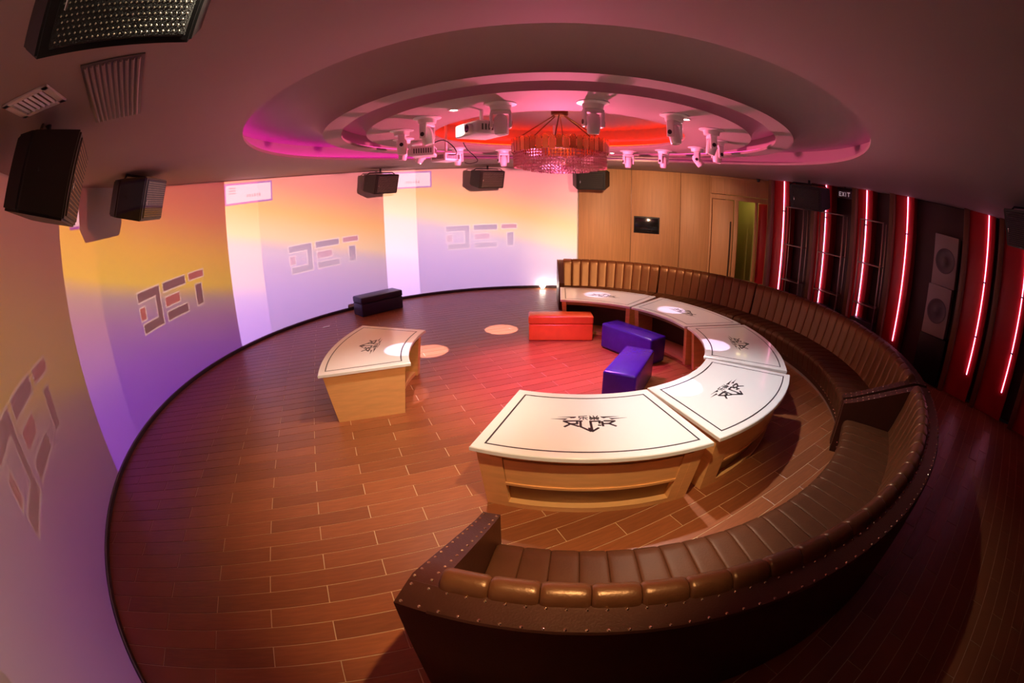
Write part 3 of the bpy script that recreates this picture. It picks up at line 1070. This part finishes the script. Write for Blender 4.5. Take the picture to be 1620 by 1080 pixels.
def loudspeaker(label, loc, yaw, tilt=14, scale=1.0):
    root = empty('loudspeaker', loc, yaw)
    root.scale = (scale, scale, scale)
    tag(root, label, 'loudspeaker', 'black loudspeakers hung from the ceiling')
    cb = obj('cabinet', SPK['cabinet'], root, (0, 0, 0), (rad(tilt), 0, 0))
    obj('grille', SPK['grille'], cb)
    obj('badge', SPK['badge'], cb)
    obj('yoke', SPK['yoke'], root, (0, 0, 0), (rad(tilt * 0.4), 0, 0))
    bm = bmesh.new()
    cyl(bm, (0, 0.03, 0.20), (0, 0.03, max((ZC - 0.004 - loc[2]) / scale, 0.21)), 0.022, n=10)
    obj('drop_rod', bm_mesh('drop_rod', bm, MT['black'], 40), root)
def face(loc, tx=0.0, ty=0.0):           # yaw so that local -y looks at (tx,ty)
    return math.atan2(ty - loc[1], tx - loc[0]) + PI / 2
SPK_POS = [('black loudspeaker looming at the left edge of the picture', (-2.82, -3.88, 2.63), (0.6, 0.6), 1.04),
           ('black loudspeaker above the left wall beside the big near one', (-4.50, -1.66, 2.68), (0.8, 0.8), 1.14),
           ('black loudspeaker in front of the third projected window', (-3.17, 3.66, 2.64), (1.5, 0.5), 1.0),
           ('black loudspeaker in the middle of the far white wall', (-1.05, 4.73, 2.655), (1.5, 0.5), 1.0),
           ('black loudspeaker where the white wall meets the wood panels', (1.22, 4.69, 2.645), (0.1, -0.5), 1.05),
           ('black loudspeaker between the first two neon tubes', (4.86, 1.62, 2.63), (0, -1.5), 1.1),
           ('black loudspeaker cut by the right edge of the picture', (4.62, -3.27, 2.70), (0, -1.0), 1.0),
           ('black loudspeaker with a punched metal grille at the top left corner', (-1.38, -4.50, 2.79), (-0.62, -4.95), 0.66)]
for lb, loc, tg, scl in SPK_POS:
    loudspeaker(lb, loc, face(loc, *tg), 30 if scl < 0.8 else 14, scl)

# ------------------------------------------------------------------ chandelier
def chandelier():
    root = empty('chandelier', (0, 0, 2.48))
    tag(root, 'round gold chandelier with a fringe of pink-lit crystals', 'chandelier')
    o = lambda z: z - 2.48
    bm = bmesh.new()
    lathe(bm, [(0, o(3.245)), (0.10, o(3.245)), (0.10, o(3.19)), (0.085, o(3.175)), (0, o(3.175))], 24)
    obj('canopy', bm_mesh('canopy', bm, MT['chain'], 35), root)
    for k in range(6):
        t = 2 * PI * (k + 0.3) / 6
        bm = bmesh.new()
        tube(bm, [(0.06 * math.cos(t), 0.06 * math.sin(t), o(3.18)), (0.53 * math.cos(t), 0.53 * math.sin(t), o(2.86))], 0.007, 6)
        obj('chain', bm_mesh('chain', bm, MT['chain'], 40), root)
    for z in (2.73, 2.83):
        bm = bmesh.new()
        arc_strip(bm, [(0.535, o(z)), (0.545, o(z)), (0.545, o(z + 0.02)), (0.535, o(z + 0.02))], 0, 360, 64, caps=False)
        obj('ring_frame', bm_mesh('ring_frame', bm, MT['gold'], 35), root)
    # scalloped gold slats, rounded at the top
    bm = bmesh.new()
    pts = [(-0.033, 0.0), (0.033, 0.0), (0.033, 0.125)]
    for i in range(1, 8):
        t = i / 8 * PI
        pts.append((0.033 * math.cos(t), 0.125 + 0.033 * math.sin(t)))
    pts.append((-0.033, 0.125))
    a = [bm.verts.new((0.556 + 0.008 * (1 - (y / 0.033) ** 2), y, z)) for y, z in pts]
    b = [bm.verts.new((0.548, y, z)) for y, z in pts]
    bm.faces.new(a)
    bm.faces.new(b[::-1])
    for i in range(len(pts)):
        j = (i + 1) % len(pts)
        bm.faces.new((a[i], b[i], b[j], a[j]))
    me = bm_mesh('slat', bm, MT['gold'], 40)
    for k in range(48):
        obj('slat', me, root, (0, 0, o(2.715) + (0.008 if k % 2 else 0)), (0, 0, 2 * PI * k / 48))
    bm = bmesh.new()
    def bead(x, y, z, r):
        tp, bt = bm.verts.new((x, y, z + r * 1.5)), bm.verts.new((x, y, z - r * 1.5))
        q = [bm.verts.new((x + r * math.cos(k * PI / 2 + 0.4), y + r * math.sin(k * PI / 2 + 0.4), z)) for k in range(4)]
        for k in range(4):
            bm.faces.new((q[k], q[(k + 1) % 4], tp))
            bm.faces.new((q[(k + 1) % 4], q[k], bt))
    for rr, cnt, zt_, zb in ((0.53, 104, 2.73, 2.545), (0.49, 80, 2.73, 2.53), (0.42, 70, 2.6, 2.505), (0.33, 54, 2.58, 2.50), (0.23, 38, 2.57, 2.495), (0.12, 18, 2.56, 2.49)):
        for k in range(cnt):
            t = 2 * PI * k / cnt
            z = zt_
            while z > zb:
                bead(rr * math.cos(t), rr * math.sin(t), o(z), 0.0105 + 0.003 * random.random())
                z -= 0.034
    c = obj('crystal_drops', bm_mesh('crystal_drops', bm, MT['crystal']), root)
    c['kind'] = 'stuff'
    point('chandelier_bulb', (0, 0, 3.0), 2.0, (1.0, 0.45, 0.12), 0.06)
    point('chandelier_glow', (0, 0, 2.60), 8, (1.0, 0.2, 0.5), 0.08)
    ul = spot('added_ring_uplight', (0, 0, 2.26), (0, 0, 3.4), 400, (1.0, 0.14, 0.30), 165, 0.08, 0.05)
    ul.data.use_nodes = True            # added unseen uplight for the ceiling ring: throws its light sideways, none straight up
    nt = ul.data.node_tree
    em = next(n for n in nt.nodes if n.type == 'EMISSION')
    ge, sp, mr = nt.nodes.new('ShaderNodeNewGeometry'), nt.nodes.new('ShaderNodeSeparateXYZ'), nt.nodes.new('ShaderNodeMapRange')
    nt.links.new(ge.outputs['Incoming'], sp.inputs[0])
    nt.links.new(sp.outputs[2], mr.inputs['Value'])
    for k, v in (('From Min', 0.42), ('From Max', 0.46), ('To Min', 1.0), ('To Max', 0.0)):
        mr.inputs[k].default_value = v
    nt.links.new(mr.outputs['Result'], em.inputs['Strength'])
chandelier()

# ------------------------------------------------------------------ moving head lights
def head_parts():
    P = {}
    bm = bmesh.new()
    lathe(bm, [(0, 0), (0.125, 0), (0.125, -0.006), (0.085, -0.016), (0.078, -0.055), (0.0, -0.055)], 28)
    P['base'] = bm_mesh('base', bm, MT['whiteplastic'], 35)
    bm = bmesh.new()
    rbox(bm, (0, 0, -0.07), (0.16, 0.075, 0.03), 0.01, 3)
    for s in (-1, 1):
        rbox(bm, (s * 0.072, 0, -0.135), (0.024, 0.07, 0.13), 0.012, 3)
    P['yoke'] = bm_mesh('yoke', bm, MT['whiteplastic'], 40)
    bm = bmesh.new()
    cyl(bm, (0.082, 0, -0.16), (0.088, 0, -0.16), 0.02, n=16)
    P['pivot_cap'] = bm_mesh('pivot_cap', bm, MT['black'], 40)
    bm = bmesh.new()
    lathe(bm, [(0, 0.075), (0.03, 0.07), (0.05, 0.045), (0.054, 0.0), (0.052, -0.04), (0.046, -0.085), (0.040, -0.095), (0.034, -0.09), (0, -0.09)], 24)
    P['lamp_head'] = bm_mesh('lamp_head', bm, MT['whiteplastic'], 40)
    bm = bmesh.new()
    lathe(bm, [(0, -0.088), (0.033, -0.0895), (0.033, -0.086), (0, -0.084)], 20)
    P['lens'] = bm_mesh('lens', bm, MT['lens'], 40)
    return P
HP = head_parts()
HEADS = [(-88.4, 10, 6, 'above the front table, left of the downlight gap'), (-64.5, 40, -8, 'right of the chandelier with the bright downlight beside it'), (-42.7, 80, 12, 'at the front right of the pink ring'),
         (-20, 100, 5, 'at the right end of the pink ring, partly hidden'), (5.5, 60, -35, 'tilted outward, brightly lit, at the far right'), (29, 30, 4, 'on the far side, second right of the chandelier'),
         (49, 10, 5, 'on the far side, just right of the chandelier'), (70, 0, 0, 'hidden behind the chandelier on the right'), (92, 0, 0, 'hidden behind the chandelier'),
         (112, 20, -4, 'on the far side, just left of the chandelier'), (137, 50, 5, 'on the far side behind the grey projector'), (162, 80, 30, 'at the far left of the pink ring, tilted down'),
         (-178, 95, 10, 'at the left end of the pink ring'), (-157.5, 100, 0, 'at the near left end of the pink ring'), (-136, 70, -14, 'above the grey projector on the left'), (-111, 5, 0, 'directly above the white projector')]
HR = 1.79
BEAM = {-64.5: ((0.94, -1.65, ZT), 1), -20: ((1.80, -0.56, ZT), 1), 29: ((1.84, 1.04, ZT), 1), 70: ((0.87, 2.04, ZT), 1), 112: ((-0.753, 2.01, 0), 1), 162: ((-1.80, 0.98, 0), 1), -157.5: ((-1.79, -0.56, ZT), 1)}
for a, rz, tilt, where in HEADS:
    t = rad(a)
    root = empty('moving_head_light', (HR * math.cos(t), HR * math.sin(t), ZC), rad(rz))
    tag(root, 'white moving head light ' + where, 'stage light', 'moving head lights on the ceiling ring')
    for k in ('base', 'yoke', 'pivot_cap'):
        obj(k, HP[k], root)
    obj('pivot_cap', HP['pivot_cap'], root, (0, 0, 0), (0, 0, PI))
    hd = obj('lamp_head', HP['lamp_head'], root, (0, 0, -0.16), (rad(tilt), 0, 0))
    obj('lens', HP['lens'], hd)
    if a in BEAM:
        tgt, k = BEAM[a]
        # the beam leaves through the lens
        src = Vector((HR * math.cos(t), HR * math.sin(t), ZC - 0.27))
        spot('moving_head_beam', src, tgt, 260 if tgt[2] > 0 else 1800, (0.86, 0.62, 1.0) if tgt[2] > 0 else (0.78, 0.66, 1.0), 12.0, 0.08, 0.012)

# ------------------------------------------------------------------ downlights
for i, (x, y, tx, ty, en, cl, lb) in enumerate([
        (-1.02, -1.51, -1.45, -1.55, 290, (1.0, 0.85, 0.70), 'small bright recessed downlight left of the white projector'),
        (0.92, -1.52, 1.45, -2.3, 245, (0.94, 0.96, 1.0), 'small bright recessed downlight at the right of the pink ring'),
        (1.02, 1.76, 1.6, 0.9, 140, (1.0, 0.84, 0.78), 'small recessed downlight on the far side of the pink ring'),
        (-0.15, -3.98, -0.6, -2.3, 290, (1.0, 0.70, 0.40), 'recessed downlight in the ceiling above the near sofa')]):
    r = empty('downlight', (x, y, ZC))
    tag(r, lb, 'downlight', 'recessed downlights')
    bm = bmesh.new()
    lathe(bm, [(0.030, 0.0), (0.045, 0.0), (0.043, -0.006), (0.030, -0.004)], 20)
    obj('trim_ring', bm_mesh('trim_ring', bm, MT['whiteplastic'], 40), r)
    bm = bmesh.new()
    lathe(bm, [(0, -0.002), (0.031, -0.002), (0.031, 0.002), (0, 0.002)], 20)
    obj('bulb', bm_mesh('bulb', bm, MT['whitelamp'], 40), r)
    spot('downlight_beam', (x, y, ZC - 0.03), (tx, ty, 0), en, cl, (72, 88, 84, 84)[i], (0.9, 0.8, 0.8, 0.6)[i], 0.04)

# ------------------------------------------------------------------ projectors
def projector(label, loc, aim_deg, size, zrod, mtl, lens=True, rx=0.0):
    root = empty('projector', loc)
    root.rotation_euler = (rx, 0, rad(aim_deg) - PI / 2)        # local +y looks along aim
    tag(root, label, 'projector', 'ceiling projectors')
    W_, D_, H_ = size
    obj('body', box_me('body', (0, 0, 0), (W_, D_, H_), mtl, 0.014, 3), root)
    bm = bmesh.new()
    cyl(bm, (-W_ * 0.22, D_ / 2 - 0.01, -0.005), (-W_ * 0.22, D_ / 2 + 0.035, -0.005), H_ * 0.42, H_ * 0.36, n=20)
    ln = obj('lens_barrel', bm_mesh('lens_barrel', bm, MT['whiteplastic'], 40), root)
    bm = bmesh.new()
    cyl(bm, (-W_ * 0.22, D_ / 2 + 0.0345, -0.005), (-W_ * 0.22, D_ / 2 + 0.0365, -0.005), H_ * 0.30, n=20)
    obj('lens', bm_mesh('lens', bm, MT['lens_dark'], 40), ln)
    for s in (-1, 1):
        for k in range(8):
            y = -D_ * 0.36 + k * D_ * 0.1
            obj('vent_slot', VENT, root, (s * W_ / 2, y, 0))
    for k in range(9):
        obj('vent_slot', VENT, root, (-W_ * 0.36 + k * W_ * 0.09, -D_ / 2, 0), (0, 0, PI / 2))
    bm = bmesh.new()
    cyl(bm, (0, 0, H_ / 2 - 0.005), (0, 0, zrod - loc[2]), 0.016, n=10)
    cyl(bm, (0, 0, H_ / 2 - 0.005), (0, 0, H_ / 2 + 0.012), 0.07, n=16)
    obj('ceiling_pole', bm_mesh('ceiling_pole', bm, MT['whiteplastic'], 40), root)
    return root
VENT = box_me('vent_slot', (0, 0, 0), (0.006, 0.013, 0.05), MT['greyplastic'])
projector('large white projector slung below the front left moving head', (-0.80, -1.46, 2.765), 215, (0.36, 0.30, 0.11), ZC, MT['whiteplastic'])
projector('small grey-vented projector on the left, under the moving heads', (-1.44, -0.62, 2.705), 184, (0.28, 0.24, 0.10), ZC, MT['whiteplastic'])
projector('farther grey-vented projector hung by a pole left of the chandelier', (-1.32, 0.12, 2.705), 144, (0.28, 0.24, 0.10), ZC + 0.30, MT['whiteplastic'])
projector('projector behind the chandelier aimed at the far white wall', (0.04, 1.08, 2.66), 104, (0.28, 0.24, 0.10), ZC + 0.30, MT['whiteplastic'])
for lb, pts in (('black cable drooping from the small left projector', [(-1.36, -0.60, 2.79), (-1.24, -0.60, 2.82), (-1.14, -0.56, 2.74), (-1.12, -0.54, 2.67), (-1.20, -0.56, 2.665)]),
                ('black cable looping under the farther grey projector', [(-1.10, -0.02, 2.86), (-1.06, 0.04, 2.78), (-0.98, 0.10, 2.70), (-0.95, 0.10, 2.64), (-1.04, 0.10, 2.615), (-1.10, 0.08, 2.63)])):
    bm = bmesh.new()
    fine = []
    for i in range(len(pts) - 1):
        p0, p1, p2, p3 = (Vector(pts[max(i - 1, 0)]), Vector(pts[i]), Vector(pts[i + 1]), Vector(pts[min(i + 2, len(pts) - 1)]))
        for k in range(5):
            t = k / 5
            fine.append(0.5 * ((2 * p1) + (p2 - p0) * t + (2 * p0 - 5 * p1 + 4 * p2 - p3) * t * t + (3 * p1 - p0 - 3 * p2 + p3) * t ** 3))
    fine.append(Vector(pts[-1]))
    tube(bm, fine, 0.006, 6)
    tag(obj('cable', bm_mesh('cable', bm, MT['cable'], 50)), lb, 'cable')

# ------------------------------------------------------------------ wall fittings
# black panel on the wood wall
d01 = (Vector(WOOD[2]) - Vector(WOOD[1])).normalized()
pc = Vector(WOOD[1]) + d01 * 0.38
nrm = Vector((d01.y, -d01.x))
scr = empty('wall_screen', (*(pc + nrm * 0.02), 1.63), math.atan2(d01.y, d01.x))
tag(scr, 'small dark glass screen set in the wood wall', 'screen')
obj('bezel', box_me('bezel', (0, 0, 0), (0.62, 0.03, 0.40), MT['black'], 0.008), scr)
obj('glass', box_me('glass', (0, -0.016, 0), (0.56, 0.006, 0.34), MT['screen'], 0.002), scr)

# steel racks in front of the niches
def rack(label, s0, s1, shelves, top=2.40):
    x, y = rw((s0 + s1) / 2, 0.17)
    root = empty('steel_rack', (x, y, 0), math.atan2(RD.y, RD.x))
    tag(root, label, 'rack', 'steel racks along the right wall')
    W_ = s1 - s0
    for sx in (-1, 1):
        for sy in (-0.09, 0.09):
            obj('post', box_me('post', (0, 0, 0), (0.022, 0.022, top), MT['steel'], 0.003), root, (sx * (W_ / 2 - 0.011), sy, top / 2))
    for z in shelves + [top - 0.01]:
        obj('shelf', box_me('shelf', (0, 0, 0), (W_ - 0.02, 0.22, 0.02), MT['steel'], 0.003), root, (0, 0, z))
    obj('base_cabinet', box_me('base_cabinet', (0, 0, 0), (W_ - 0.03, 0.20, 0.62), MT['black'], 0.01), root, (0, 0, 0.32))
rack('steel rack nearest the door bay, under the black loudspeaker', 0.17, 0.67, [1.62, 0.9])
rack('steel rack in the middle, below the exit sign', 1.075, 1.67, [1.62, 0.9])
rack('steel rack third from the door bay, beside the last narrow fin', 2.05, 2.58, [1.62, 0.9])

# two white speakers stacked in the wide bay
def white_speaker(label, z0, z1, off):
    x, y = rw(3.85 + off, -0.10)
    root = empty('white_speaker', (x, y, z0), math.atan2(RD.y, RD.x))
    tag(root, label, 'speaker', 'white stacked speakers')
    h = z1 - z0
    obj('cabinet', box_me('cabinet', (0, 0, h / 2), (0.50, 0.26, h), MT['greywhite'], 0.012), root)
    bm = bmesh.new()
    lathe(bm, [(0.205, 0.0), (0.205, 0.012), (0.185, 0.016), (0.17, 0.008), (0.07, 0.004), (0.055, 0.014), (0.0, 0.022)], 32)
    me = bm_mesh('cone', bm, MT['cone'], 40)
    obj('cone', me, root, (0, -0.128, h * 0.5), (PI / 2, 0, 0))
white_speaker('lower white speaker of the stacked pair in the wide dark bay', 0.79, 1.61, -0.02)
white_speaker('upper white speaker of the stacked pair in the wide dark bay', 1.615, 2.44, 0.02)
x, y = rw(3.85, -0.10)
pl = obj('speaker_plinth', box_me('speaker_plinth', (0, 0, 0.393), (0.58, 0.27, 0.786), MT['black'], 0.01), None, (x, y, 0), (0, 0, math.atan2(RD.y, RD.x)))
tag(pl, 'black plinth under the stacked white speakers', 'plinth')

# exit sign
x, y = rw(1.55, 0.03)
sg = empty('exit_sign', (x, y, 2.80), math.atan2(RD.y, RD.x))
tag(sg, 'small hanging exit sign with pale lettering above the middle rack', 'sign')
obj('plate', box_me('plate', (0, 0, 0), (0.36, 0.03, 0.15), MT['sign'], 0.005), sg)
obj('hanger', box_me('hanger', (0, 0, 0.105), (0.02, 0.02, 0.07), MT['black']), sg)
bm = bmesh.new()
def bar(x0, z0, x1, z1, wd=0.014):
    d = Vector((x1 - x0, z1 - z0)).normalized()
    nx, nz = -d.y * wd / 2, d.x * wd / 2
    q = [(x0 + nx, z0 + nz), (x0 - nx, z0 - nz), (x1 - nx, z1 - nz), (x1 + nx, z1 + nz)]
    a = [bm.verts.new((px_, -0.0158, pz_)) for px_, pz_ in q]
    bm.faces.new(a)
for bx in ((-0.13, -0.04, -0.13, 0.04), (-0.13, 0.035, -0.08, 0.035), (-0.13, 0, -0.09, 0), (-0.13, -0.035, -0.08, -0.035),
           (-0.06, -0.04, -0.01, 0.04), (-0.06, 0.04, -0.01, -0.04), (0.025, -0.04, 0.025, 0.04), (0.06, 0.035, 0.13, 0.035), (0.095, 0.035, 0.095, -0.04)):
    bar(*bx)
obj('lettering', bm_mesh('lettering', bm, MT['signtext']), sg)

# security camera by the door bay
x, y = WOOD[4]
k = Vector((-0.6, -0.8))
sec = empty('security_camera', (4.86, 3.52, ZC))
tag(sec, 'tiny dark security camera under the ceiling beside the door bay', 'camera')
bm = bmesh.new()
lathe(bm, [(0, 0), (0.05, 0), (0.05, -0.02), (0.0, -0.02)], 16)
obj('mount', bm_mesh('mount', bm, MT['black'], 40), sec)
bm = bmesh.new()
lathe(bm, [(0, -0.02), (0.042, -0.02), (0.04, -0.045), (0.025, -0.065), (0, -0.072)], 16)
obj('dome', bm_mesh('dome', bm, MT['lens_dark'], 40), sec)

# two small white floor lamps at the end of the white wall
for lb, (x, y) in (('small glowing floor lamp at the foot of the white wall', (0.18, 5.30)), ('small glowing floor lamp beside the far sofa arm', (0.60, 5.22))):
    r = empty('floor_lamp', (x, y, 0))
    tag(r, lb, 'lamp', 'small floor lamps')
    bm = bmesh.new()
    lathe(bm, [(0, 0), (0.05, 0), (0.05, 0.015), (0.015, 0.02), (0.015, 0.04), (0, 0.04)], 16)
    obj('base', bm_mesh('base', bm, MT['whiteplastic'], 40), r)
    for s in (-1, 1):
        bm = bmesh.new()
        lathe(bm, [(0, 0.04), (0.028, 0.05), (0.034, 0.075), (0.024, 0.10), (0, 0.11)], 14, s * 0.034)
        obj('bulb', bm_mesh('bulb', bm, MT['whitelamp'], 40), r)

# scrap of paper on the floor
bm = bmesh.new()
q = [(-0.09, -0.03, 0.001), (0.07, -0.04, 0.001), (0.10, 0.02, 0.012), (-0.02, 0.045, 0.003)]
a = [bm.verts.new(p) for p in q]
b = [bm.verts.new((p[0], p[1], p[2] + 0.002)) for p in q]
bm.faces.new(a[::-1])
bm.faces.new(b)
for i in range(4):
    bm.faces.new((a[i], a[(i + 1) % 4], b[(i + 1) % 4], b[i]))
tag(obj('paper_scrap', bm_mesh('paper_scrap', bm, MT['paper']), None, (-4.1, 2.35, 0.0005), (0, 0, rad(40))), 'scrap of white paper on the floor near the curved wall', 'paper')

# louvred air grille and square vent in the ceiling, top left
gv = empty('air_grille', (-2.35, -3.74, ZC), math.atan2(0.60, -0.68))
tag(gv, 'long dark louvred air grille in the ceiling at the top left', 'air grille')
obj('frame', box_me('frame', (0, 0, -0.004), (0.90, 0.30, 0.008), MT['greyplastic'], 0.002), gv)
sl = box_me('louvre', (0, 0, 0), (0.86, 0.010, 0.014), MT['ceil'])
for k in range(10):
    obj('louvre', sl, gv, (0, -0.125 + k * 0.0278, -0.012), (rad(25), 0, 0))
sv = empty('square_vent', (-2.50, -4.19, ZC), rad(125))
tag(sv, 'square pale vent in the ceiling at the left edge', 'vent')
bm = bmesh.new()
for k in range(4):
    c, s = (0.12, 0) if k % 2 == 0 else (0, 0.12)
    sg_ = 1 if k < 2 else -1
    rbox(bm, (c * sg_, s * sg_, -0.006), (0.04 if c else 0.28, 0.28 if c else 0.04, 0.012), 0.003)
obj('frame', bm_mesh('frame', bm, MT['whiteplastic'], 35), sv)
sl = box_me('louvre', (0, 0, 0), (0.20, 0.008, 0.012), MT['whiteplastic'])
for k in range(6):
    obj('louvre', sl, sv, (0, -0.08 + k * 0.032, -0.007), (rad(30), 0, 0))

# small par light clamped beside the top-left loudspeaker
pr_ = empty('par_light', (-1.06, -4.20, ZC))
tag(pr_, 'small black par light with a glowing lens at the top left edge of the picture', 'stage light')
bm = bmesh.new()
cyl(bm, (0, 0, 0), (0, 0, -0.06), 0.012, n=8)
obj('bracket', bm_mesh('bracket', bm, MT['black'], 40), pr_)
aim = Vector((0.25, -0.75, -0.45)).normalized()
cp_ = Vector((0, 0, -0.10))
bm = bmesh.new()
cyl(bm, cp_ - aim * 0.06, cp_ + aim * 0.05, 0.045, 0.055, n=20)
obj('housing', bm_mesh('housing', bm, MT['black'], 40), pr_)
bm = bmesh.new()
cyl(bm, cp_ + aim * 0.0505, cp_ + aim * 0.054, 0.046, n=20)
obj('lens', bm_mesh('lens', bm, MT['lens'], 40), pr_)
spot('par_beam', Vector((-1.06, -4.20, ZC)) + cp_ + aim * 0.07, (-1.30, -4.75, 2.55), 14, (1.0, 0.86, 0.6), 120, 0.5, 0.03)
